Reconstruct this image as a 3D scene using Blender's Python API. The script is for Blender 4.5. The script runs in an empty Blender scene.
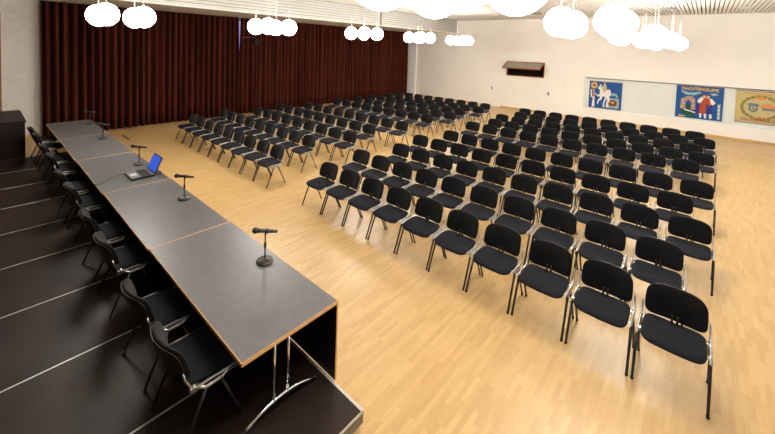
import bpy, bmesh, math, random
from mathutils import Vector, Matrix
random.seed(7)
C = bpy.context.scene.collection
sc = bpy.context.scene
PI = math.pi

# ------------------------------------------------------------------ materials
def mat(name, col, rough=.6, metal=0., spec=.5, emit=None, estr=0., noise=None, sheen=0., bump=None):
    m = bpy.data.materials.new(name); m.use_nodes = True
    nt = m.node_tree; b = nt.nodes['Principled BSDF']
    b.inputs['Base Color'].default_value = (*col, 1)
    b.inputs['Roughness'].default_value = rough
    b.inputs['Metallic'].default_value = metal
    b.inputs['Specular IOR Level'].default_value = spec
    if sheen: b.inputs['Sheen Weight'].default_value = sheen
    if emit:
        b.inputs['Emission Color'].default_value = (*emit, 1); b.inputs['Emission Strength'].default_value = estr
    tc = nt.nodes.new('ShaderNodeTexCoord')
    if noise:                                   # (scale, amount)
        n = nt.nodes.new('ShaderNodeTexNoise'); n.inputs['Scale'].default_value = noise[0]; n.inputs['Detail'].default_value = 5
        r = nt.nodes.new('ShaderNodeValToRGB'); a = noise[1]
        r.color_ramp.elements[0].position = .3; r.color_ramp.elements[1].position = .7
        r.color_ramp.elements[0].color = (*[c*(1-a) for c in col], 1)
        r.color_ramp.elements[1].color = (*[min(1, c*(1+a)) for c in col], 1)
        nt.links.new(tc.outputs['Object'], n.inputs['Vector']); nt.links.new(n.outputs['Fac'], r.inputs['Fac'])
        nt.links.new(r.outputs['Color'], b.inputs['Base Color'])
    if bump:
        n2 = nt.nodes.new('ShaderNodeTexNoise'); n2.inputs['Scale'].default_value = bump[0]; n2.inputs['Detail'].default_value = 6
        bp = nt.nodes.new('ShaderNodeBump'); bp.inputs['Strength'].default_value = bump[1]; bp.inputs['Distance'].default_value = .01
        nt.links.new(tc.outputs['Object'], n2.inputs['Vector']); nt.links.new(n2.outputs['Fac'], bp.inputs['Height'])
        nt.links.new(bp.outputs['Normal'], b.inputs['Normal'])
    return m

def parquet():
    m = bpy.data.materials.new('parquet'); m.use_nodes = True
    nt = m.node_tree; N = nt.nodes; L = nt.links; b = N['Principled BSDF']
    tc = N.new('ShaderNodeTexCoord')
    br = N.new('ShaderNodeTexBrick'); br.offset = .37; br.offset_frequency = 3
    br.inputs['Scale'].default_value = 1; br.inputs['Brick Width'].default_value = .32; br.inputs['Row Height'].default_value = .045
    br.inputs['Mortar Size'].default_value = .0012; br.inputs['Mortar Smooth'].default_value = .3; br.inputs['Bias'].default_value = 0
    br.inputs['Color1'].default_value = (.0, .0, .0, 1); br.inputs['Color2'].default_value = (1, 1, 1, 1); br.inputs['Mortar'].default_value = (.2, .2, .2, 1)
    L.new(tc.outputs['Object'], br.inputs['Vector'])
    ramp = N.new('ShaderNodeValToRGB')
    ramp.color_ramp.elements[0].color = (.45, .272, .098, 1); ramp.color_ramp.elements[1].color = (.61, .412, .188, 1)
    e = ramp.color_ramp.elements.new(.5); e.color = (.535, .345, .140, 1)
    mp = N.new('ShaderNodeMapping'); mp.inputs['Scale'].default_value = (1.2, 22, 1)
    L.new(tc.outputs['Object'], mp.inputs['Vector'])
    ns = N.new('ShaderNodeTexNoise'); ns.inputs['Scale'].default_value = 2.2; ns.inputs['Detail'].default_value = 6
    L.new(mp.outputs['Vector'], ns.inputs['Vector'])
    mx = N.new('ShaderNodeMix'); mx.data_type = 'FLOAT'; mx.inputs[0].default_value = .5
    L.new(br.outputs['Color'], mx.inputs[2]); L.new(ns.outputs['Fac'], mx.inputs[3])
    L.new(mx.outputs[0], ramp.inputs['Fac']); L.new(ramp.outputs['Color'], b.inputs['Base Color'])
    n3 = N.new('ShaderNodeTexNoise'); n3.inputs['Scale'].default_value = 1.1; n3.inputs['Detail'].default_value = 3
    L.new(tc.outputs['Object'], n3.inputs['Vector'])
    mr = N.new('ShaderNodeMapRange'); mr.inputs['To Min'].default_value = .29; mr.inputs['To Max'].default_value = .43
    L.new(n3.outputs['Fac'], mr.inputs['Value']); L.new(mr.outputs['Result'], b.inputs['Roughness'])
    b.inputs['Specular IOR Level'].default_value = .5
    return m

M = dict(
    floor=parquet(),
    wall=mat('white_paint', (.82, .78, .71), .7, noise=(1.5, .02)),
    plaster=mat('beige_plaster', (.66, .61, .54), .85, noise=(9, .06), bump=(60, .3)),
    ceil=mat('white_slat', (.62, .59, .54), .5),
    gap=mat('dark_gap', (.16, .12, .08), .9),
    bulk=mat('grey_white_slat', (.46, .45, .42), .55, noise=(3, .05)),
    fabric=mat('black_fabric', (.0035, .0035, .004), .9, spec=.10, sheen=.12, noise=(220, .4), bump=(500, .4)),
    litseat=mat('black_fabric_lit_seat', (.009, .0095, .014), .85, spec=.22, noise=(220, .35), bump=(500, .4)),  # the back fabric, lightened: lamp light on the seats put into its colour
    shell=mat('black_plastic', (.016, .014, .015), .45, noise=(30, .2)),
    alu=mat('polished_aluminium', (.48, .46, .43), .36, 1., noise=(20, .05)),
    blackmetal=mat('black_lacquer_metal', (.012, .012, .012), .35, noise=(20, .2)),
    greymetal=mat('grey_metal', (.22, .21, .20), .35, .8, noise=(20, .1)),
    chrome=mat('chrome', (.75, .73, .70), .12, 1., noise=(15, .04)),
    lino=mat('grey_linoleum', (.108, .105, .106), .36, spec=.45, noise=(14, .10)),
    edge=mat('beech_edge', (.55, .29, .10), .45, noise=(18, .15)),
    deck=mat('dark_stage_deck', (.021, .0112, .0075), .48, spec=.28, noise=(2.6, .35), bump=(40, .15)),
    trimalu=mat('brushed_aluminium', (.62, .60, .57), .4, .5, noise=(40, .08)),
    darkwood=mat('dark_brown_wood', (.012, .007, .005), .5, spec=.2, noise=(5, .3)),
    brownwood=mat('brown_wood', (.22, .085, .03), .5, noise=(6, .25)),
    redwood=mat('red_brown_wood', (.30, .075, .022), .45, noise=(8, .2)),
    skirt=mat('beech_skirting', (.60, .36, .13), .5, noise=(6, .12)),
    dark=mat('dark_interior', (.012, .009, .007), .9, noise=(4, .2)),
    glass=mat('greenish_glass', (.27, .26, .20), .12, 0., .6, noise=(1, .02)),
    board=mat('pale_board', (.67, .70, .66), .7, noise=(2, .03)),
    globe=mat('opal_globe', (.9, .88, .84), .3, emit=(1., .945, .87), estr=22, noise=(3, .01)),
    cord=mat('white_cord', (.5, .48, .45), .5, noise=(9, .02)),
    mic=mat('mic_black', (.012, .011, .010), .4, noise=(60, .2)),
    micbase=mat('mic_base', (.035, .028, .020), .4, noise=(40, .2)),
    screen=mat('blue_screen', (.01, .03, .2), .25, emit=(.02, .11, .75), estr=.36, noise=(2, .02)),
    lapgrey=mat('laptop_grey', (.15, .14, .135), .4, noise=(20, .05)),
    lapblack=mat('laptop_black', (.012, .011, .012), .4, noise=(20, .1)),
    fit=mat('blue_grey_glass', (.26, .33, .42), .2, noise=(4, .1)),
    daylight=mat('daylight_pane', (.4, .38, .6), .3, emit=(.42, .36, .75), estr=.35, noise=(2, .02)),
)

def curtain_mat():
    m = bpy.data.materials.new('burgundy_curtain'); m.use_nodes = True
    nt = m.node_tree; N = nt.nodes; L = nt.links; b = N['Principled BSDF']
    tc = N.new('ShaderNodeTexCoord'); mp = N.new('ShaderNodeMapping'); mp.inputs['Scale'].default_value = (1, 1, .03)
    n = N.new('ShaderNodeTexNoise'); n.inputs['Scale'].default_value = 6; n.inputs['Detail'].default_value = 3
    L.new(tc.outputs['Object'], mp.inputs['Vector']); L.new(mp.outputs['Vector'], n.inputs['Vector'])
    r = N.new('ShaderNodeValToRGB')
    r.color_ramp.elements[0].position = .35; r.color_ramp.elements[1].position = .65
    r.color_ramp.elements[0].color = (.034, .0070, .0040, 1); r.color_ramp.elements[1].color = (.088, .0175, .0085, 1)
    L.new(n.outputs['Fac'], r.inputs['Fac']); L.new(r.outputs['Color'], b.inputs['Base Color'])
    b.inputs['Roughness'].default_value = .9; b.inputs['Specular IOR Level'].default_value = .1
    return m
M['curtain'] = curtain_mat()

# ------------------------------------------------------------------ mesh helpers
def box(bm, x0, x1, y0, y1, z0, z1, bev=0., mi=0, seg=1):
    r = bmesh.ops.create_cube(bm, size=1)
    vs = r['verts']
    for v in vs:
        v.co = Vector(((x0+x1)/2+v.co.x*(x1-x0), (y0+y1)/2+v.co.y*(y1-y0), (z0+z1)/2+v.co.z*(z1-z0)))
    fs = list({f for v in vs for f in v.link_faces})
    for f in fs: f.material_index = mi
    if bev:
        es = list({e for v in vs for e in v.link_edges})
        bmesh.ops.bevel(bm, geom=es, offset=bev, segments=seg, affect='EDGES', clamp_overlap=True, material=-1)
def tube(bm, pts, rad, n=8, mi=0, closed=False, flat=None, cap=True):
    pts = [Vector(p) for p in pts]; rings = []; K = len(pts)
    rads = rad if isinstance(rad, (list, tuple)) else [rad]*K
    ref = None
    for i, p in enumerate(pts):
        if closed: t = (pts[(i+1) % K]-pts[i-1]).normalized()
        else: t = (pts[min(i+1, K-1)]-pts[max(i-1, 0)]).normalized()
        if ref is None:
            ref = Vector((0, 0, 1)) if abs(t.z) < .9 else Vector((0, 1, 0))
            if flat: ref = Vector(flat)
        u = (ref-t*ref.dot(t)).normalized(); w = t.cross(u); ref = u
        fl = 1.0
        rings.append([bm.verts.new(p+(u*math.cos(2*PI*k/n)+w*math.sin(2*PI*k/n)*fl)*rads[i]) for k in range(n)])
    R = K if closed else K-1
    for i in range(R):
        a, c = rings[i], rings[(i+1) % K]
        for k in range(n):
            f = bm.faces.new((a[k], a[(k+1) % n], c[(k+1) % n], c[k])); f.smooth = True; f.material_index = mi
    if not closed and cap:
        f = bm.faces.new(list(reversed(rings[0]))); f.material_index = mi
        f = bm.faces.new(rings[-1]); f.material_index = mi
def lathe(bm, prof, cx=0, cy=0, n=20, mi=0, sx=1, sy=1):
    rings = []
    for r, z in prof:
        if r < 1e-6: rings.append([bm.verts.new((cx, cy, z))])
        else: rings.append([bm.verts.new((cx+r*sx*math.cos(2*PI*k/n), cy+r*sy*math.sin(2*PI*k/n), z)) for k in range(n)])
    for a, c in zip(rings, rings[1:]):
        for k in range(n):
            k2 = (k+1) % n
            if len(a) == 1 and len(c) == 1: continue
            if len(a) == 1: f = bm.faces.new((a[0], c[k2], c[k]))
            elif len(c) == 1: f = bm.faces.new((a[k], a[k2], c[0]))
            else: f = bm.faces.new((a[k], a[k2], c[k2], c[k]))
            f.smooth = True; f.material_index = mi
def pad(bm, a, b, T, fn, p=4.5, n=36, K=5, mi=0):
    """rounded cushion: superellipse outline a x b, thickness T, mapped by fn(u,v,w)"""
    def ring(r, side):
        t = T/2*(1-r**7)**(1/2.2) if r < 1 else 0
        out = []
        for k in range(n):
            th = 2*PI*k/n; c, s = math.cos(th), math.sin(th)
            x = a*r*math.copysign(abs(c)**(2/p), c); y = b*r*math.copysign(abs(s)**(2/p), s)
            out.append(bm.verts.new(fn(x, y, side*t)))
        return out
    rs = [.3, .62, .84, .95, .99]
    top = [ring(r, 1) for r in rs]; rim = ring(1, 1); bot = [ring(r, -1) for r in rs]
    seq = top+[rim]+bot[::-1]
    ct = bm.verts.new(fn(0, 0, T/2)); cb = bm.verts.new(fn(0, 0, -T/2))
    for i in range(len(seq)-1):
        for k in range(n):
            f = bm.faces.new((seq[i][k], seq[i+1][k], seq[i+1][(k+1) % n], seq[i][(k+1) % n])); f.smooth = True; f.material_index = mi
    for k in range(n):
        f = bm.faces.new((ct, top[0][k], top[0][(k+1) % n])); f.smooth = True
        f = bm.faces.new((cb, bot[0][(k+1) % n], bot[0][k])); f.smooth = True
def poly(bm, pts, x0, x1, mi=0):
    """prism: (y,z) outline extruded from x0 to x1"""
    A = [bm.verts.new((x0, y, z)) for y, z in pts]; B = [bm.verts.new((x1, y, z)) for y, z in pts]
    for f in (bm.faces.new(A), bm.faces.new(list(reversed(B)))): f.material_index = mi
    for i in range(len(pts)):
        j = (i+1) % len(pts)
        f = bm.faces.new((A[i], B[i], B[j], A[j])); f.material_index = mi
def obj(name, bm, m, parent=None):
    bmesh.ops.recalc_face_normals(bm, faces=bm.faces)
    me = bpy.data.meshes.new(name); bm.to_mesh(me); bm.free()
    for q in (m if isinstance(m, (list, tuple)) else [m]): me.materials.append(q)
    o = bpy.data.objects.new(name, me); C.objects.link(o)
    if parent: o.parent = parent
    return o
def B(): return bmesh.new()
def bx(name, dims, m, parent=None, bev=0.):
    bm = B(); box(bm, *dims, bev=bev); return obj(name, bm, m, parent)
def tag(o, label, cat, group=None):
    o['label'] = label; o['category'] = cat
    if group: o['group'] = group
    return o
def thing(name, label, cat, loc=(0, 0, 0), rz=0, group=None):
    o = bpy.data.objects.new(name, None); C.objects.link(o); o.empty_display_size = .1
    o.location = loc; o.rotation_euler = (0, 0, rz)
    return tag(o, label, cat, group)
def struct(o): o['kind'] = 'structure'; return o
def dup(root, loc, rz=None, label=None, group=None):
    r = root.copy(); C.objects.link(r); r.location = loc
    if rz is not None: r.rotation_euler = (0, 0, rz)
    if label: r['label'] = label
    if group: r['group'] = group
    for ch in list(root.children):
        c = ch.copy(); C.objects.link(c); c.parent = r
        for g in ch.children:
            d = g.copy(); C.objects.link(d); d.parent = c
    return r

# ------------------------------------------------------------------ constants
HF = 3.1087                     # camera height over the hall floor
ZS = .1768                      # stage surface
WX = 19.78                      # back wall
WY = 14.95                      # curtain wall
CZ = 4.86                       # ceiling
X0, Y0 = -3.2, -6.0
BY = 11.27                      # bulkhead face

# ------------------------------------------------------------------ the room
struct(bx('floor', (X0-.2, WX+.3, Y0-.2, WY+.3, -.12, 0), M['floor']))
struct(bx('wall_left', (X0-.2, WX+.3, WY, WY+.2, 0, 5), M['plaster']))
struct(bx('wall_front', (X0-.2, X0, Y0, WY, 0, 5), M['darkwood']))  # out of view; dark finish added to cut light bounced from behind
bm = B()
WZ0, WZ1 = .9, 3.3; WXS = [(4.2+4.0*k, 7.8+4.0*k) for k in range(4)]
box(bm, X0-.2, WX+.3, Y0-.2, Y0, 0, WZ0); box(bm, X0-.2, WX+.3, Y0-.2, Y0, WZ1, 5)
xs_ = [X0-.2]+[q for ab in WXS for q in ab]+[WX+.3]
for a, b_ in zip(xs_[::2], xs_[1::2]): box(bm, a, b_, Y0-.2, Y0, WZ0, WZ1)
struct(obj('wall_right', bm, M['wall']))
for k, (a, b_) in enumerate(WXS):
    bm = B(); m_ = (a+b_)/2
    for d in ((a, b_, WZ0, WZ0+.06), (a, b_, WZ1-.06, WZ1), (a, a+.06, WZ0, WZ1), (b_-.06, b_, WZ0, WZ1), (m_-.03, m_+.03, WZ0, WZ1)): box(bm, d[0], d[1], Y0-.12, Y0-.06, d[2], d[3])
    struct(obj('window_%d' % (k+3), bm, M['brownwood']))
bm = B()
OZ0, OZ1, OY0, OY1 = 1.815, 2.59, 6.12, 8.07       # projection window
NZ0, NZ1, NY = .545, 2.02, 4.27                     # banner niche
def wb(y0, y1, z0, z1, x1=WX+.2): box(bm, WX, x1, y0, y1, z0, z1)
wb(OY1, WY, 0, 5); wb(NY, OY0, 0, 5); wb(OY0, OY1, 0, OZ0); wb(OY0, OY1, OZ1, 5)
wb(Y0, NY, 0, NZ0); wb(Y0, NY, NZ1, 5)
struct(obj('wall_back', bm, M['wall']))
struct(bx('trim_1', (WX+.075, WX+.2, Y0, NY, NZ0, NZ1), M['board']))        # back board of the niche
# ceiling: long white slats with dark gaps
bm = B(); y = Y0
while y < BY-.02:
    box(bm, X0, WX, y, min(y+.078, BY), CZ, CZ+.03); y += .11
struct(obj('ceiling', bm, M['ceil']))
struct(bx('trim_2', (X0, WX+.2, Y0, BY+.1, CZ+.09, CZ+.14), M['gap']))
# slatted bulkhead over the curtain and its soffit
bm = B()
for xa, xb in ((X0, 12.74), (12.84, WX)):
    for k in range(7):
        z = 4.14+k*.103
        box(bm, xa, xb, BY, BY+.03, z, z+.088, .006)
struct(obj('trim_3', bm, M['bulk']))
struct(bx('trim_4', (X0, WX, BY+.035, BY+.09, 4.14, 4.95), M['gap']))
struct(bx('trim_5', (X0, WX, BY+.092, WY, 4.17, 4.25), M['plaster']))
struct(bx('trim_6', (X0, WX, BY-.01, BY+.14, 4.10, 4.139), M['plaster']))
struct(bx('trim_7', (WX-.12, WX, 14.15, WY, 0, 4.17), mat('bright_white_paint', (.84, .83, .80), .6, noise=(2, .02))))
struct(bx('baseboard_back', (WX-.02, WX, Y0, 5.05, 0, .09), M['skirt'], bev=.004))
struct(bx('baseboard_middle', (WX-.02, WX, 6.0, 8.33, 0, .09), M['skirt'], bev=.004))
struct(bx('baseboard_far', (WX-.02, WX, 9.7, 14.1, 0, .09), M['skirt'], bev=.004))
struct(bx('baseboard_left', (.55, WX-.12, WY-.02, WY, 0, .12), M['skirt'], bev=.004))

# flush doors in the back wall
def flush_door(n, y0, y1, z1, hy, seam=None):
    bm = B(); g = .012
    if seam:
        box(bm, WX-.012, WX, y0, seam-g/2, .01, z1, .003); box(bm, WX-.012, WX, seam+g/2, y1, .01, z1, .003)
    else: box(bm, WX-.012, WX, y0, y1, .01, z1, .003)
    d = struct(obj('door_%d' % n, bm, M['wall']))
    bm = B(); box(bm, WX-.022, WX-.012, hy-.025, hy+.025, .93, 1.12, .004)
    tube(bm, [(WX-.02, hy, 1.05), (WX-.06, hy, 1.05), (WX-.065, hy+.11, 1.05)], .009)
    obj('door_handle', bm, M['blackmetal'], d)
flush_door(1, 8.38, 9.64, 1.9, 8.87, 8.98)
flush_door(2, 5.10, 5.95, 2.1, 5.86)
# brown framed doorway in the left wall (only its edge is in view)
bm = B(); box(bm,   .37, .475, WY-.04, WY, 0, 3.78, .006); box(bm, -.9, .37, WY-.04, WY, 3.66, 3.78, .006); box(bm, -1.0, -.9, WY-.04, WY, 0, 3.78, .006)
d3 = struct(obj('door_3', bm, M['brownwood']))
bx('door_leaf', (-.9, .37, WY-.03, WY, 0, 3.66), M['brownwood'], d3)
# projection window with its tilted glazed flap
bm = B(); f = .05
box(bm, WX-.02, WX+.12, OY0-.01, OY1+.01, OZ1-f, OZ1+.01, .004); box(bm, WX-.02, WX+.12, OY0-.01, OY1+.01, OZ0-.01, OZ0+f*.7, .004)
box(bm, WX-.02, WX+.12, OY0-.01, OY0+f*.7, OZ0, OZ1, .004); box(bm, WX-.02, WX+.12, OY1-f*.7, OY1+.01, OZ0, OZ1, .004)
w1 = struct(obj('window_1', bm, M['redwood']))
bm = B()
for d in ((WX+.9, WX+.95, OY0-.3, OY1+.3, OZ0-.3, OZ1+.3), (WX+.2, WX+.95, OY0-.35, OY0-.3, OZ0-.3, OZ1+.3), (WX+.2, WX+.95, OY1+.3, OY1+.35, OZ0-.3, OZ1+.3),
          (WX+.2, WX+.95, OY0-.3, OY1+.3, OZ0-.35, OZ0-.3), (WX+.2, WX+.95, OY0-.3, OY1+.3, OZ1+.3, OZ1+.35)): box(bm, *d)
obj('dark_booth', bm, M['dark'], w1)
hx, hz = WX-.03, OZ1-.01; ex, ez = 19.08, 2.24
dv = Vector((ex-hx, 0, ez-hz)); Ld = dv.length; dv.normalize(); nv = Vector((-dv.z, 0, dv.x))
def flap_box(bm, s0, s1, y0, y1, t):
    vs = []
    for s in (s0, s1):
        for y_ in (y0, y1):
            for q in (-t, t):
                p = Vector((hx, 0, hz))+dv*s+nv*q; vs.append(bm.verts.new((p.x, y_, p.z)))
    for i in ((0, 1, 3, 2), (4, 6, 7, 5), (0, 4, 5, 1), (2, 3, 7, 6), (0, 2, 6, 4), (1, 5, 7, 3)): bm.faces.new([vs[k] for k in i])
bm = B(); fw = .075
flap_box(bm, 0, fw, OY0, OY1, .02); flap_box(bm, Ld-fw, Ld, OY0, OY1, .02); flap_box(bm, fw, Ld-fw, OY0, OY0+fw, .02); flap_box(bm, fw, Ld-fw, OY1-fw, OY1, .02)
fl = obj('flap_frame', bm, M['redwood'], w1)
bm = B(); flap_box(bm, fw, Ld-fw, OY0+fw, OY1-fw, .004); obj('flap_pane', bm, M['glass'], fl)
# narrow pane glimpsed through the gap of the curtain
bm = B(); box(bm, 7.30, 7.36, WY-.03, WY, .6, 4.1); box(bm, 7.86, 7.92, WY-.04, WY, .6, 4.1); box(bm, 7.36, 7.86, WY-.04, WY, .6, .66); box(bm, 7.36, 7.86, WY-.04, WY, 4.04, 4.1)
w2 = struct(obj('window_2', bm, M['brownwood']))
bx('pane', (7.36, 7.86, WY-.02, WY-.005, .66, 4.04), M['daylight'], w2)

# ------------------------------------------------------------------ curtains
def curtain(label, xa, xb, gapside):
    bm = B(); per = .212; n = int((xb-xa)/per*16); cols = []
    zs = [.03, .6, 1.4, 2.3, 3.2, 3.8, 4.168]
    rnd = random.Random(int(xa*10)); ph = [rnd.uniform(-1.1, 1.1) for _ in range(400)]; am = [rnd.uniform(.55, 1.2) for _ in range(400)]
    for i in range(n+1):
        s = i/n; x = xa+(xb-xa)*s; u = (x-xa)/per; k = int(u); t = u-k
        a = am[k]*(1-t)+am[k+1]*t; f = ph[k]*(1-t)+ph[k+1]*t
        col = []
        for z in zs:
            wv = math.sin(2*PI*u+f); wv = math.copysign(abs(wv)**.9, wv)
            y = WY-.08-.27*a*((1-wv)/2)**1.5*(1-.12*(z/4.2))+.01*math.sin(3.1*u+z)
            dx = .02*math.cos(2*PI*u+f)
            xx = x+dx
            if gapside:                          # the edge leans open towards the top
                edge = max(0, 1-abs(x-(xb if gapside > 0 else xa))/.5); xx -= gapside*edge*.05*max(0, (z-2.2)/2)
            col.append(bm.verts.new((xx, y, z)))
        cols.append(col)
    for i in range(n):
        for j in range(len(zs)-1):
            f = bm.faces.new((cols[i][j], cols[i+1][j], cols[i+1][j+1], cols[i][j+1])); f.smooth = True
    o = obj('curtain', bm, M['curtain'])
    md = o.modifiers.new('cloth', 'SOLIDIFY'); md.thickness = .006
    tag(o, label, 'curtain', 'curtains along the left wall')
curtain('dark burgundy pleated floor length curtain, the shorter one nearer the head table', 1.30, 7.585, 1)
curtain('dark burgundy pleated floor length curtain, the longer one running to the back wall', 7.635, 19.62, -1)

# small black spotlight hung in front of the curtain gap
t = thing('spotlight', 'small black spotlight hanging before the burgundy curtain near its gap', 'spotlight', (8.2, 14.45, 3.0))
bm = B(); tube(bm, [(0, 0, .33), (0, 0, 1.17)], .008); tube(bm, [(-.62, 0, .34), (.02, 0, .34)], .008); obj('hanging_rod', bm, M['greymetal'], t)
bm = B(); tube(bm, [(-.02, .10, .22), (0, .04, .2), (.03, -.16, .12)], [.07, .12, .13], 16); obj('lamp_housing', bm, M['blackmetal'], t)
bm = B(); tube(bm, [(-.15, 0, .2), (-.15, 0, .31), (0, 0, .34), (.15, 0, .31), (.15, 0, .2)], .012, 6); obj('bracket', bm, M['blackmetal'], t)

# ------------------------------------------------------------------ chair
def make_chair():
    t = thing('conference_chair', 'x', 'chair')
    # seat: front edge at x=.0, rear edge at x=.42
    bm = B()
    def sf(u, v, w):
        x = .222+u; y = v*(1-.08*max(0, u/.21)**2)
        return (x, y, .447+w+.012*math.cos(u*7-1.)-.016*max(0, (-u-.12)/.08)**2+.010*(v/.24)**2)
    pad(bm, .210, .242, .05, sf, p=6)
    obj('seat', bm, M['litseat'], t)
    bm = B(); pad(bm, .20, .232, .02, lambda u, v, w: (.222+u, v*(1-.08*max(0, u/.205)**2), .418+w), p=5); obj('seat_shell', bm, M['shell'], t)
    # backrest: curved, leaning
    def bf(off):
        def fn(u, v, w):
            zz = .637+u; lean = .40+.30*(u+.15)+1.2*max(0, u-.02)**2
            bow = -.072*(v/.25)**2
            return (lean+bow+.02+off+w, v*(1-.05*(u/.15)**2 if u > 0 else 1), zz+.002*v*v)
        return fn
    bm = B(); pad(bm, .142, .240, .042, bf(0), p=4.6); obj('backrest', bm, M['fabric'], t)
    bm = B(); pad(bm, .135, .231, .018, bf(.027), p=4.6); obj('back_shell', bm, M['shell'], t)
    bm = B(); box(bm, .37, .395, -.03, -.012, .40, .56, .003); box(bm, .37, .395, .012, .03, .40, .56, .003); box(bm, .25, .395, -.03, .03, .392, .41, .003)
    obj('back_bracket', bm, M['blackmetal'], t)
    for s in (-1, 1):
        y = .262*s
        bm = B()                                    # cast side frame: rail, loop, upright, mounts
        tube(bm, [(.04, y, .450), (.2, y, .455), (.36, y, .456), (.40, y, .50), (.43, y*.985, .565), (.44, y*.97, .61)], [.008, .010, .012, .011, .009, .005], 8)
        tube(bm, [(.10, y, .458), (.165, y*1.0, .415), (.285, y*1.0, .415), (.35, y, .458)], [.011, .0175, .0175, .011], 8)
        box(bm, .12, .155, min(y, y*.8), max(y, y*.8), .43, .455, .004); box(bm, .32, .355, min(y, y*.8), max(y, y*.8), .43, .455, .004)
        box(bm, .35, .40, min(y*1.045, y*.93), max(y*1.045, y*.93), .44, .478, .006)
        obj('side_frame', bm, M['alu'], t)
        for xa, xb in ((.175, .0), (.275, .462)):
            bm = B(); tube(bm, [(xa, y*1.015, .42), (xa+(xb-xa)*.45, y*1.025, .24), (xb, y*1.03, .014)], [.014, .013, .011], 8)
            tube(bm, [(xb, y*1.03, .022), (xb, y*1.03, 0)], .0145, 8)
            obj('leg', bm, M['blackmetal'], t)
    return t
chair0 = make_chair(); used = [False]
def place_chair(x, y, rz, z, label, group):
    if not used[0]:
        used[0] = True; chair0.location = (x, y, z); chair0.rotation_euler = (0, 0, rz); chair0['label'] = label; chair0['group'] = group
        return chair0
    return dup(chair0, (x, y, z), rz, label, group)
ORD = ['first', 'second', 'third', 'fourth', 'fifth', 'sixth', 'seventh', 'eighth', 'ninth', 'tenth']
ROWN = ['front'] + ORD[1:9] + ['back']
rowx = [4.25, 5.38, 6.50, 7.62, 8.75, 10.50, 11.61, 12.72, 13.82, 14.91]
jit = random.Random(3)
for i, X in enumerate(rowx):
    off = .29*(i % 2)
    for k in range(10):
        place_chair(X+jit.uniform(-.012, .012), .085-.020*i+off-.05*(i%2)+k*.584, jit.uniform(-.003, .003), 0,
            'black padded chair, %s from the right end in the %s row of the right block' % (ORD[k], ROWN[i]), 'chairs in the right seating block')
    for k in range(9):
        place_chair(X-.06+jit.uniform(-.015, .015), 7.08-.022*i+off+(.04 if i < 5 else -.06)*(i%2)+k*(.595+.0008*i), jit.uniform(-.003, .003), 0,
            'black padded chair, %s from the aisle in the %s row of block beside the curtain' % (ORD[k], ROWN[i]), 'chairs in the seating block by the curtain')
for k, y in enumerate([2.82, 3.58, 4.72, 5.53, 6.76, 7.54, 8.78, 9.60, 10.80, 11.60]):
    place_chair(1.385-.006*k+jit.uniform(-.02, .02), y, PI+jit.uniform(-.04, .04), ZS+.0005,
        'dark chair on the stage behind the long table, %s from the near end' % ORD[k], 'chairs behind the long table')

# ------------------------------------------------------------------ stage platforms
EX = 2.085
ys = [1.875+1.115*k for k in range(10)]
plat0 = None
for k in range(9):
    lab = 'dark brown stage platform with aluminium edge, %s from the near end' % ORD[k]
    if plat0 is None:
        plat0 = thing('stage_platform', lab, 'stage platform', (0, ys[0], 0), 0, 'stage platforms under the long table')
        L_ = 1.113
        bm = B(); box(bm, -2.2, EX-.028, .0075, L_-.0075, ZS-.03, ZS, .002); obj('deck', bm, M['deck'], plat0)
        bm = B()
        for a in ((-2.2, EX, 0, .0065), (-2.2, EX, L_-.0065, L_), (EX-.026, EX, .0065, L_-.0065)):
            box(bm, *a, ZS-.024, ZS, .001)
        obj('edge_profile', bm, M['trimalu'], plat0)
        bm = B()
        for a in ((-2.19, EX-.004, .0008, .0125), (-2.19, EX-.004, L_-.0125, L_-.0008), (EX-.030, EX-.006, .0125, L_-.0125)):
            box(bm, *a, ZS-.062, ZS-.034); box(bm, a[0], a[1], a[2]+.003, a[3]-.003, ZS-.072, ZS-.024); box(bm, *a, ZS-.11, ZS-.072, .002)
        obj('side_rail', bm, M['greymetal'], plat0)
        for lx in (-2.1, EX-.12):
            for ly in (.08, L_-.12):
                bm = B(); box(bm, lx, lx+.05, ly, ly+.05, 0, ZS-.03, .004); obj('leg', bm, M['blackmetal'], plat0)
    else: dup(plat0, (0, ys[k], 0), 0, lab)

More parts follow.
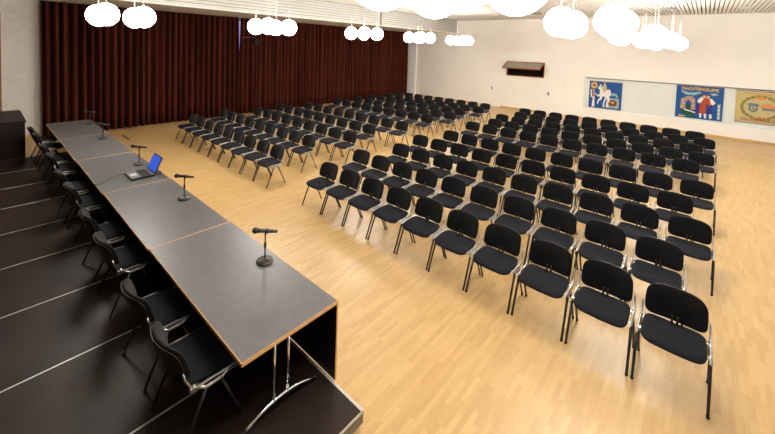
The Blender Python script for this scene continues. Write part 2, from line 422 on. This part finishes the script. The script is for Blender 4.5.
# ------------------------------------------------------------------ long table: five folding tables
TX0, TX1, TZ = 1.207, 2.105, ZS+.72
tl = 1.986; ty = 2.232
def make_table(label):
    t = thing('folding_table', label, 'table', (0, ty, ZS), 0, 'tables joined into the long head table')
    zt = TZ-ZS; y1 = tl-.003
    bm = B(); box(bm, TX0+.008, TX1-.008, .008, y1-.008, zt-.026, zt, 0); top = obj('tabletop', bm, M['lino'], t)
    bm = B()
    box(bm, TX0, TX0+.0079, 0, y1, zt-.027, zt+.0004, .001); box(bm, TX1-.0079, TX1, 0, y1, zt-.027, zt+.0004, .001)
    box(bm, TX0+.008, TX1-.008, 0, .0079, zt-.027, zt+.0004, .001); box(bm, TX0+.008, TX1-.008, y1-.0079, y1, zt-.027, zt+.0004, .001)
    obj('wood_edging', bm, M['edge'], top)
    bm = B(); box(bm, EX+.003, EX+.018, .004, y1-.004, .004, zt-.03, .001); pn = obj('modesty_panel', bm, M['blackmetal'], t)
    for ya in (0, y1-.0038): bx('panel_edging', (EX+.0025, EX+.0185, ya, ya+.0038, .006, zt-.028), M['edge'], pn)
    bm = B(); tube(bm, [(EX+.0035, .35, .46), (EX-.006, .35, .46)], .012, 10); obj('panel_screw', bm, M['greymetal'], pn)
    for yy in (.14, y1-.14):
        for xx in (1.56, 1.69):
            bm = B(); tube(bm, [(xx, yy, .075), (xx, yy, zt-.03)], .013, 10); obj('leg', bm, M['chrome'], t)
        bm = B(); pts = []
        for q in range(13):
            s = -1+2*q/12; pts.append((1.63+.345*s, yy, .018+.085*(1-s*s)))
        tube(bm, pts, [.010]+[.015]*11+[.010], 10)
        ft = obj('foot_bow', bm, M['chrome'], t)
        bm = B(); tube(bm, [(1.27, yy, .018), (1.30, yy, .024)], .018, 10); tube(bm, [(1.96, yy, .024), (1.99, yy, .018)], .018, 10); obj('foot_cap', bm, M['blackmetal'], ft)
        bm = B(); box(bm, 1.46, 1.79, yy-.03, yy+.03, zt-.045, zt-.027, .003); obj('mounting_plate', bm, M['blackmetal'], t)
    return t
tabs = ['grey topped folding table with beech edge at the near end of the long row',
        'grey topped folding table second from the near end, just before the laptop table',
        'grey topped folding table in the middle of the row, carrying the laptop',
        'grey topped folding table fourth from the near end, between laptop table and curtain end',
        'grey topped folding table at the far end, closest to the curtain']
t0 = make_table(tabs[0])
for k in range(1, 5): dup(t0, (-.012*k, ty+k*tl, ZS), 0, tabs[k])

# ------------------------------------------------------------------ microphones
def make_mic(label):
    t = thing('table_microphone', label, 'microphone', (0, 0, TZ), 0, 'microphones on the long table')
    bm = B(); lathe(bm, [(0, .0), (.080, 0), (.085, .008), (.080, .020), (.03, .03), (.014, .036), (0, .036)], n=28); obj('base', bm, M['micbase'], t)
    bm = B(); tube(bm, [(0, 0, .02), (0, 0, .15)], .008, 10); tube(bm, [(0, 0, .15), (0, 0, .20)], .014, 10); tube(bm, [(0, 0, .19), (0, 0, .292)], .007, 10); obj('stem', bm, M['mic'], t)
    ax = Vector((.2, -.12, -.035)).normalized(); c = Vector((0, 0, .32))
    bm = B(); tube(bm, [c+ax*.0, c+ax*.035], .022, 14); tube(bm, [(0, 0, .285), tuple(c+ax*.015)], .012, 10); obj('clip', bm, M['mic'], t)
    h = c-ax*.125
    bm = B(); tube(bm, [h+ax*.05, h+ax*.07, h+ax*.15, h+ax*.245], [.023, .020, .0175, .014], 14); body = obj('body', bm, M['mic'], t)
    bm = B(); tube(bm, [h-ax*.004, h+ax*.004, h+ax*.018, h+ax*.036, h+ax*.050], [.012, .023, .030, .030, .023], 14); obj('grille', bm, M['mic'], body)
    return t
mics = [(1.955, 3.18, 'black table microphone on round base, alone on the nearest table'),
        (1.945, 5.27, 'black table microphone on round base, just nearer than the laptop'),
        (1.92, 7.27, 'black table microphone on round base, just beyond the laptop'),
        (1.86, 9.66, 'black table microphone on round base, second from the curtain end'),
        (1.94, 11.50, 'black table microphone on round base, at the curtain end of table')]
m0 = None
for x, y, lab in mics:
    if m0 is None: m0 = make_mic(lab); m0.location = (x, y, TZ)
    else: dup(m0, (x, y, TZ), 0, lab)

# ------------------------------------------------------------------ laptop and its cable
t = thing('laptop', 'open laptop with glowing blue screen on the grey table', 'laptop', (1.77, 6.665, TZ))
bm = B(); box(bm, -.165, .165, -.195, .195, .004, .034, .006); base = obj('base', bm, M['lapblack'], t)
bm = B(); box(bm, -.160, -.02, -.188, .188, .034, .0355, 0); box(bm, .125, .155, -.188, .188, .034, .0355, 0); obj('palm_rest', bm, M['lapgrey'], base)
bm = B(); box(bm, -.135, -.045, -.07, .06, .0356, .0362); obj('touchpad', bm, mat('pale_touchpad', (.5, .48, .46), .4, noise=(10, .03)), base)
bm = B()
for r_ in range(5):
    for c_ in range(13):
        box(bm, -.012+r_*.026, .009+r_*.026, -.178+c_*.0275, -.154+c_*.0275, .034, .0375, .001)
obj('keyboard', bm, M['lapblack'], base)
ang = math.radians(25)
def lid(bm, d0, d1, y0, y1, z0, z1, bev=0):
    b2 = B(); box(b2, d0, d1, y0, y1, z0, z1, bev)
    R = Matrix.Rotation(ang, 4, 'Y'); R.translation = Vector((.158, 0, .034))
    b2.transform(R); me = bpy.data.meshes.new('tmp'); b2.to_mesh(me); b2.free(); bm.from_mesh(me); bpy.data.meshes.remove(me)
bm = B(); lid(bm, -.004, .012, -.195, .195, 0, .275, .003); ld = obj('lid', bm, M['lapblack'], t)
bm = B(); lid(bm, -.0052, -.0042, -.18, .18, .022, .258); obj('screen', bm, M['screen'], ld)
bm = B()
pts = [(1.63, 6.875, TZ+.012), (1.56, 6.90, TZ+.006), (1.46, 6.86, TZ+.006), (1.34, 6.74, TZ+.006), (1.25, 6.66, TZ+.006), (1.21, 6.64, TZ+.008), (1.175, 6.63, TZ+.009)]
def smooth(P, n=6):
    P = [Vector(p) for p in P]; out = []
    for i in range(len(P)-1):
        a, b, c, d = P[max(i-1, 0)], P[i], P[i+1], P[min(i+2, len(P)-1)]
        for k in range(n):
            s = k/n; out.append(.5*((2*b)+(c-a)*s+(2*a-5*b+4*c-d)*s*s+(3*b-a-3*c+d)*s**3))
    return out+[P[-1]]
tube(bm, smooth(pts), .0055, 6)
tag(obj('laptop_cable', bm, M['mic']), 'thin black cable from the laptop over the table edge', 'cable')
bm = B(); tube(bm, smooth([(1.98, 6.60, TZ+.006), (2.02, 6.52, TZ+.006), (2.05, 6.56, TZ+.03), (2.04, 6.68, TZ+.01), (1.99, 6.72, TZ+.006)]), .0055, 6)
tag(obj('adapter_cable', bm, M['mic']), 'short coiled dark cable behind the laptop screen', 'cable')

# ------------------------------------------------------------------ dark cabinet at the far left
t = thing('cabinet', 'dark brown wooden cabinet at the far left before the beige wall', 'cabinet', (.03, 12.06, 0))
bm = B(); box(bm, -1.0, .745, .02, 1.85, .06, 1.0, .006); obj('body', bm, M['darkwood'], t)
bm = B(); box(bm, -1.02, .765, 0, 1.88, 1.0, 1.04, .006); obj('top', bm, M['darkwood'], t)
bm = B(); box(bm, -.97, .72, .06, 1.82, 0, .06); obj('plinth', bm, M['dark'], t)
for a, b_ in ((-.98, -.13), (-.12, .73)):
    bm = B(); box(bm, a, b_, .002, .019, .09, .985, .004); dr = obj('door', bm, M['darkwood'], t)
    kx = b_-.09
    bm = B(); tube(bm, [(kx, .004, .42), (kx, -.02, .42)], [.010, .014], 10); obj('knob', bm, M['greymetal'], dr)

bm = B(); box(bm, 3.13, 3.18, 12.90, 13.76, .0, .005, .002)
tag(obj('floor_socket_cover', bm, M['lapblack']), 'narrow dark cover strip set in the parquet before the curtain', 'floor cover')

# ------------------------------------------------------------------ banners
def colm(n, c): return mat(n, c, .85, noise=(25, .06))
P_ = dict(blue=colm('blue_cloth', (.011, .080, .27)), white=colm('white_stitch', (.72, .70, .64)), gold=colm('gold_stitch', (.70, .44, .04)),
          navy=colm('navy_stitch', (.02, .03, .20)), red=colm('red_brown_stitch', (.36, .06, .02)), green=colm('green_stitch', (.01, .075, .025)),
          stone=colm('stone_stitch', (.36, .24, .20)), pale=colm('pale_blue_stitch', (.24, .40, .45)), greyg=colm('grey_green_stitch', (.27, .38, .37)),
          cream=colm('cream_cloth', (.50, .42, .21)), olive=colm('olive_stitch', (.24, .20, .04)), slate=colm('slate_stitch', (.13, .18, .20)),
          orange=colm('orange_stitch', (.62, .24, .07)), brown=colm('brown_stitch', (.12, .05, .03)), skin=colm('skin_stitch', (.62, .36, .22)))
PK = list(P_); PM = [P_[k] for k in PK]
BX = WX+.045                         # front plane of the cloths
def banner(label, yl, yr, zt, zb, cloth, draw, letters=()):
    W, Hh = yl-yr, zt-zb
    t = thing('banner', label, 'banner', (BX, (yl+yr)/2, zb), 0, 'club banners in the wall niche')
    bm = B(); n = 14
    fr, bk = [], []
    for j in range(n+1):
        y_ = W/2-W*j/n; wob = .004*math.sin(j*1.3)
        fr.append([bm.verts.new((wob-.006, y_, z_)) for z_ in (0, Hh)]); bk.append([bm.verts.new((wob+.006, y_, z_)) for z_ in (0, Hh)])
    for j in range(n):
        bm.faces.new((fr[j][0], fr[j+1][0], fr[j+1][1], fr[j][1])); bm.faces.new((bk[j][0], bk[j][1], bk[j+1][1], bk[j+1][0]))
        bm.faces.new((fr[j][0], bk[j][0], bk[j+1][0], fr[j+1][0])); bm.faces.new((fr[j][1], fr[j+1][1], bk[j+1][1], bk[j][1]))
    bm.faces.new((fr[0][0], fr[0][1], bk[0][1], bk[0][0])); bm.faces.new((fr[n][0], bk[n][0], bk[n][1], fr[n][1]))
    cl = obj('cloth', bm, P_[cloth], t)
    st = [B(), 'motif']; lay = [0]
    def part(nm):
        if len(st[0].verts): obj(st[1], st[0], PM, t)
        st[0] = B(); st[1] = nm
    def shape(col, pts):
        lay[0] += 1; d = .0125+lay[0]*.00012
        poly(st[0], [(W/2-u*W, Hh-v*Hh) for u, v in pts], -d, -.004, PK.index(col))
    def ell(col, cu, cv, ru, rv, a0=0, a1=360, n_=20, hole=None):
        pts = [(cu+ru*math.cos(math.radians(a0+(a1-a0)*k/n_)), cv+rv*math.sin(math.radians(a0+(a1-a0)*k/n_))) for k in range(n_+(a1-a0 < 360))]
        if hole: pts += [(cu+ru*hole*math.cos(math.radians(a0+(a1-a0)*k/n_)), cv+rv*hole*math.sin(math.radians(a0+(a1-a0)*k/n_))) for k in range(n_, -1, -1)]
        shape(col, pts)
    draw(shape, ell, part); part('end'); st[0].free()
    bm = B(); tube(bm, [(.0, W/2+.02, Hh+.012), (.0, -W/2-.02, Hh+.012)], .012, 8); obj('hanging_rod', bm, M['brownwood'], t)
    for txt, u, v, size, col, sq in letters:
        cu = bpy.data.curves.new('lettering', 'FONT'); cu.body = txt; cu.size = size; cu.align_x = 'CENTER'; cu.align_y = 'CENTER'; cu.extrude = .002; cu.offset = .004
        tmp = bpy.data.objects.new('tmp', cu); C.objects.link(tmp)
        me = bpy.data.meshes.new_from_object(tmp.evaluated_get(bpy.context.evaluated_depsgraph_get())); bpy.data.objects.remove(tmp)
        me.materials.clear(); me.materials.append(P_[col])
        wd = max(v_.co.x for v_ in me.vertices)-min(v_.co.x for v_ in me.vertices)
        for v_ in me.vertices:
            x_, y_, z_ = v_.co; x_ *= sq*W/wd
            v_.co = (-.0145-z_, W/2-u*W-x_, Hh-v*Hh+y_-.02*(x_/(W/2))**2)
        o = bpy.data.objects.new('lettering', me); C.objects.link(o); o.parent = t
    return t
def draw1(S, E, part):
    S('white', [(.04, .30), (.16, .32), (.19, .95), (.10, .97), (.13, .62), (.06, .60)])
    part('plumes')
    S('pale', [(.66, .45), (.74, .38), (.84, .40), (.90, .52), (.86, .56), (.80, .47), (.70, .50)])
    part('corner_panel')
    S('greyg', [(.55, .58), (.93, .58), (.93, .95), (.55, .95)])
    E('brown', .74, .76, .13, .12); E('orange', .74, .74, .06, .05)
    part('horse')
    S('white', [(.27, .24), (.32, .13), (.345, .08), (.37, .12), (.44, .22), (.52, .28), (.62, .26), (.67, .32), (.68, .45), (.63, .55), (.66, .68), (.60, .80), (.62, .93), (.55, .93), (.55, .80), (.585, .68), (.55, .57), (.48, .54), (.42, .55), (.40, .66), (.33, .72), (.30, .84), (.26, .83), (.29, .68), (.35, .60), (.35, .50), (.33, .40), (.335, .30), (.31, .27), (.285, .28)])
    S('white', [(.35, .46), (.27, .50), (.21, .44), (.19, .46), (.26, .55), (.36, .56)])
    S('white', [(.52, .54), (.58, .54), (.52, .68), (.49, .80), (.51, .94), (.45, .94), (.455, .80), (.48, .66)])
    S('greyg', [(.345, .14), (.38, .15), (.45, .26), (.42, .28), (.37, .22)])
    S('cream', [(.40, .30), (.44, .10), (.50, .08), (.53, .14), (.54, .30), (.48, .42)]); E('skin', .47, .06, .03, .04); E('blue', .325, .18, .012, .014)
    part('rosette')
    S('red', [(.08, .32), (.14, .32), (.16, .58), (.10, .58)])
    S('gold', [(.15+.115*(1 if k % 2 else .8)*math.cos(k*PI/12), .145+.135*(1 if k % 2 else .8)*math.sin(k*PI/12)) for k in range(24)])
    E('orange', .15, .145, .07, .08); E('blue', .15, .145, .035, .04)
banner('blue club banner with white horse and golden rosette, leftmost in the niche', 4.05, 2.75, 1.84, .60, 'blue', draw1)
def draw2(S, E, part):
    part('clouds')
    S('pale', [(.10, .15), (.30, .20), (.52, .16), (.56, .19), (.40, .28), (.22, .28), (.12, .20)])
    S('pale', [(.72, .19), (.84, .17), (.90, .22), (.78, .26)])
    part('archway')
    S('stone', [(.12, .42), (.20, .36), (.24, .32), (.36, .32), (.42, .38), (.44, .72), (.34, .74), (.34, .50), (.28, .43), (.22, .50), (.22, .74), (.10, .72)])
    for u, v in ((.14, .46), (.17, .56), (.14, .66), (.38, .46), (.39, .60)): E('skin', u, v, .025, .035, n_=8)
    S('green', [(.22, .58), (.34, .60), (.34, .76), (.22, .74)])
    part('meadow')
    S('green', [(.10, .74), (.24, .78), (.40, .82), (.48, .96), (.30, .95), (.12, .84)])
    S('white', [(.20, .72), (.44, .80), (.44, .83), (.20, .76)])
    part('couple')
    S('navy', [(.44, .56), (.54, .52), (.54, .84), (.44, .82)])
    S('red', [(.54, .36), (.64, .34), (.67, .48), (.66, .82), (.52, .82)])
    S('white', [(.48, .40), (.56, .30), (.60, .36), (.54, .50), (.47, .48)])
    S('navy', [(.66, .52), (.80, .52), (.78, .82), (.67, .82)])
    S('white', [(.70, .32), (.78, .36), (.85, .46), (.80, .54), (.74, .50)])
    S('red', [(.64, .30), (.72, .34), (.76, .56), (.70, .58), (.66, .44)])
    E('brown', .60, .27, .05, .05); E('skin', .61, .30, .035, .045); E('brown', .69, .26, .045, .04); E('skin', .69, .30, .032, .045)
    for u in (.52, .62, .73): S('white', [(u, .82), (u+.055, .82), (u+.06, .94), (u+.02, .97)])
    part('ribbon')
    S('greyg', [(.89, .50), (.95, .48), (.96, .95), (.90, .97)])
    for k in range(4): E('white', .925, .56+k*.11, .02, .035, n_=8)
    S('gold', [(.08, .92), (.22, .94), (.22, .975), (.08, .965)])
banner('blue club banner with gold lettering and a couple beside an archway', .865, -.56, 1.955, .64, 'blue', draw2, [('TRACHTENGRUPPE', .50, .085, .17, 'gold', .80)])
def script(S, u0, u1, v, h, col, seed):
    r = random.Random(seed); u = u0
    while u < u1:
        w = r.uniform(.012, .022); k = r.random(); hh = h*(1.5 if k < .25 else 1)
        S(col, [(u, v-hh), (u+w*.55, v-hh*.9), (u+w*.6, v), (u, v+h*.05)])
        if k > .5: S(col, [(u+w*.4, v-h), (u+w*1.3, v-h*.7), (u+w*1.2, v-h*.45), (u+w*.4, v-h*.6)])
        u += w*1.75
def draw3(S, E, part):
    part('border')
    S('gold', [(.03, .03), (.045, .03), (.045, .97), (.03, .97)])
    part('wreath')
    for k in range(34):
        a = math.radians(-60+k*300/33+0)
        cu, cv = .47+.33*math.sin(a+PI), .50-.33*math.cos(a+PI)
        a2 = a+PI+(.6 if k % 2 else -.6)
        E('olive', cu+.02*math.sin(a2), cv-.02*math.cos(a2), .035, .05, n_=8)
    part('flowers')
    E('orange', .47, .20, .09, .055); E('orange', .47, .82, .07, .035); E('red', .47, .825, .04, .02)
    part('emblem')
    S('slate', [(.22, .40), (.28, .36), (.42, .38), (.46, .42), (.42, .46), (.42, .60), (.33, .66), (.25, .58), (.26, .46)])
    S('cream', [(.29, .47), (.39, .47), (.38, .56), (.33, .60), (.29, .55)]); E('olive', .34, .53, .03, .04)
    E('orange', .60, .50, .14, .15, 180, 360); S('slate', [(.50, .50), (.72, .50), (.72, .57), (.50, .57)])
    for a_ in ((.15, .80, .10, .045, 'orange', 4), (.12, .90, .93, .075, 'red', 9), (.10, .18, .84, .03, 'orange', 2), (.80, .90, .84, .03, 'orange', 3)):
        part('lettering'); script(S, *a_)
    part('fringe')
    for k in range(40): S('brown', [(.01+k*.0246, .985), (.02+k*.0246, .985), (.02+k*.0246, 1.0), (.01+k*.0246, 1.0)])
banner('cream club banner with laurel wreath and old script, cut by the right edge', -.90, -2.32, 1.92, .72, 'cream', draw3)
# curtain track with dark gliders along the top of the niche
t = thing('hanging_track', 'long thin track with dark gliders along the top of the niche', 'rail', (WX+.035, 0, NZ1))
bm = B(); box(bm, -.008, .008, Y0, NY-.05, -.025, 0); obj('rail', bm, M['greymetal'], t)
bm = B(); yy = Y0+.1
while yy < NY-.1:
    if not (-.62 < yy < .92): box(bm, -.006, .006, yy, yy+.03, -.055, -.026)
    yy += .075
obj('gliders', bm, M['blackmetal'], t)

# ------------------------------------------------------------------ pendant globes
def make_globe(label, zc):
    t = thing('pendant_globe_lamp', label, 'lamp', (0, 0, zc))
    bm = B(); bmesh.ops.create_uvsphere(bm, u_segments=24, v_segments=14, radius=.205)
    for f_ in bm.faces: f_.smooth = True
    obj('globe', bm, M['globe'], t)
    bm = B(); tube(bm, [(0, 0, .20), (0, 0, CZ-zc-.02)], .003, 6); obj('cord', bm, M['cord'], t)
    bm = B(); lathe(bm, [(0, .222), (.018, .222), (.026, .20), (0, .20)], n=14); obj('globe_cap', bm, M['cord'], t)
    bm = B(); lathe(bm, [(0, CZ-zc), (.05, CZ-zc), (.045, CZ-zc-.03), (0, CZ-zc-.035)], n=14); obj('ceiling_rose', bm, M['cord'], t)
    return t
ZG = HF+.43
g0 = None
clusters = [(x, 8.35, 'left') for x in (1.90, 5.22, 8.66, 11.8, 14.95)]+[(x, y, 'right') for x, y in ((2.0, 1.2), (5.70, 1.2), (9.4, 1.1), (12.4, 1.02), (15.2, .98))]
cn = ['nearest', 'second', 'third', 'fourth', 'farthest']
for q, (cx, cy, row) in enumerate(clusters):
    for i, a in ((-1, 'near'), (1, 'far')):
        for j, b_ in ((1, 'left'), (-1, 'right')):
            lab = 'white globe pendant, %s %s of four in the %s cluster, %s lamp row' % (a, b_, cn[q % 5], row)
            pos = (cx+.3*i, cy+.3*j, ZG)
            if g0 is None: g0 = make_globe(lab, ZG); g0.location = pos; g0['group'] = 'globe lamps'; g0['label'] = lab
            else: dup(g0, pos, 0, lab)

for x, y, sx, sy, lab in ((16.79, 1.14, .2, .42, 'blue grey ceiling fitting above the right lamp row, right of the globes'),
                     (16.84, 5.67, .2, .34, 'blue grey ceiling fitting left of the right lamp row'),
                     (17.39, -.82, .14, .3, 'small pale ceiling fitting near the top right corner')):
    t = thing('ceiling_fitting', lab, 'ceiling fitting', (x, y, CZ), 0, 'ceiling fittings')
    bm = B(); box(bm, -sx/2, sx/2, -sy/2, sy/2, -.05, -.001, .008); obj('housing', bm, M['greymetal'] if sx > .15 else M['cord'], t)
    bm = B(); box(bm, -sx/2+.03, sx/2-.03, -sy/2+.03, sy/2-.03, -.056, -.05); obj('lens', bm, M['fit'] if sx > .15 else M['cord'], t)

# ------------------------------------------------------------------ world, camera, view
w = bpy.data.worlds.new('world'); sc.world = w; w.use_nodes = True
w.node_tree.nodes['Background'].inputs['Color'].default_value = (.72, .86, 1.0, 1); w.node_tree.nodes['Background'].inputs['Strength'].default_value = 1.6
r = Vector((0.67787445, -0.73440748, 0.03364337)); u = Vector((0.01389349, 0.0585512, 0.99818772)); f = Vector((0.73504639, 0.67617853, -0.04989385))
cam = bpy.data.cameras.new('camera'); co = bpy.data.objects.new('camera', cam); C.objects.link(co)
co.matrix_world = Matrix(((r.x, u.x, -f.x, 0), (r.y, u.y, -f.y, 0), (r.z, u.z, -f.z, HF), (0, 0, 0, 1)))
cam.sensor_fit = 'HORIZONTAL'; cam.sensor_width = 36; cam.lens = 364.02*36/775
cam.shift_x = (387.5-371.602)/775; cam.shift_y = (65.233-217)/775
cam.clip_start = .05; cam.clip_end = 100
sc.camera = co
vs = sc.view_settings; vs.view_transform = 'Standard'; vs.look = 'None'; vs.exposure = 0.97; vs.gamma = 1; vs.use_curve_mapping = False
sc.cycles.max_bounces = 8; sc.cycles.diffuse_bounces = 5
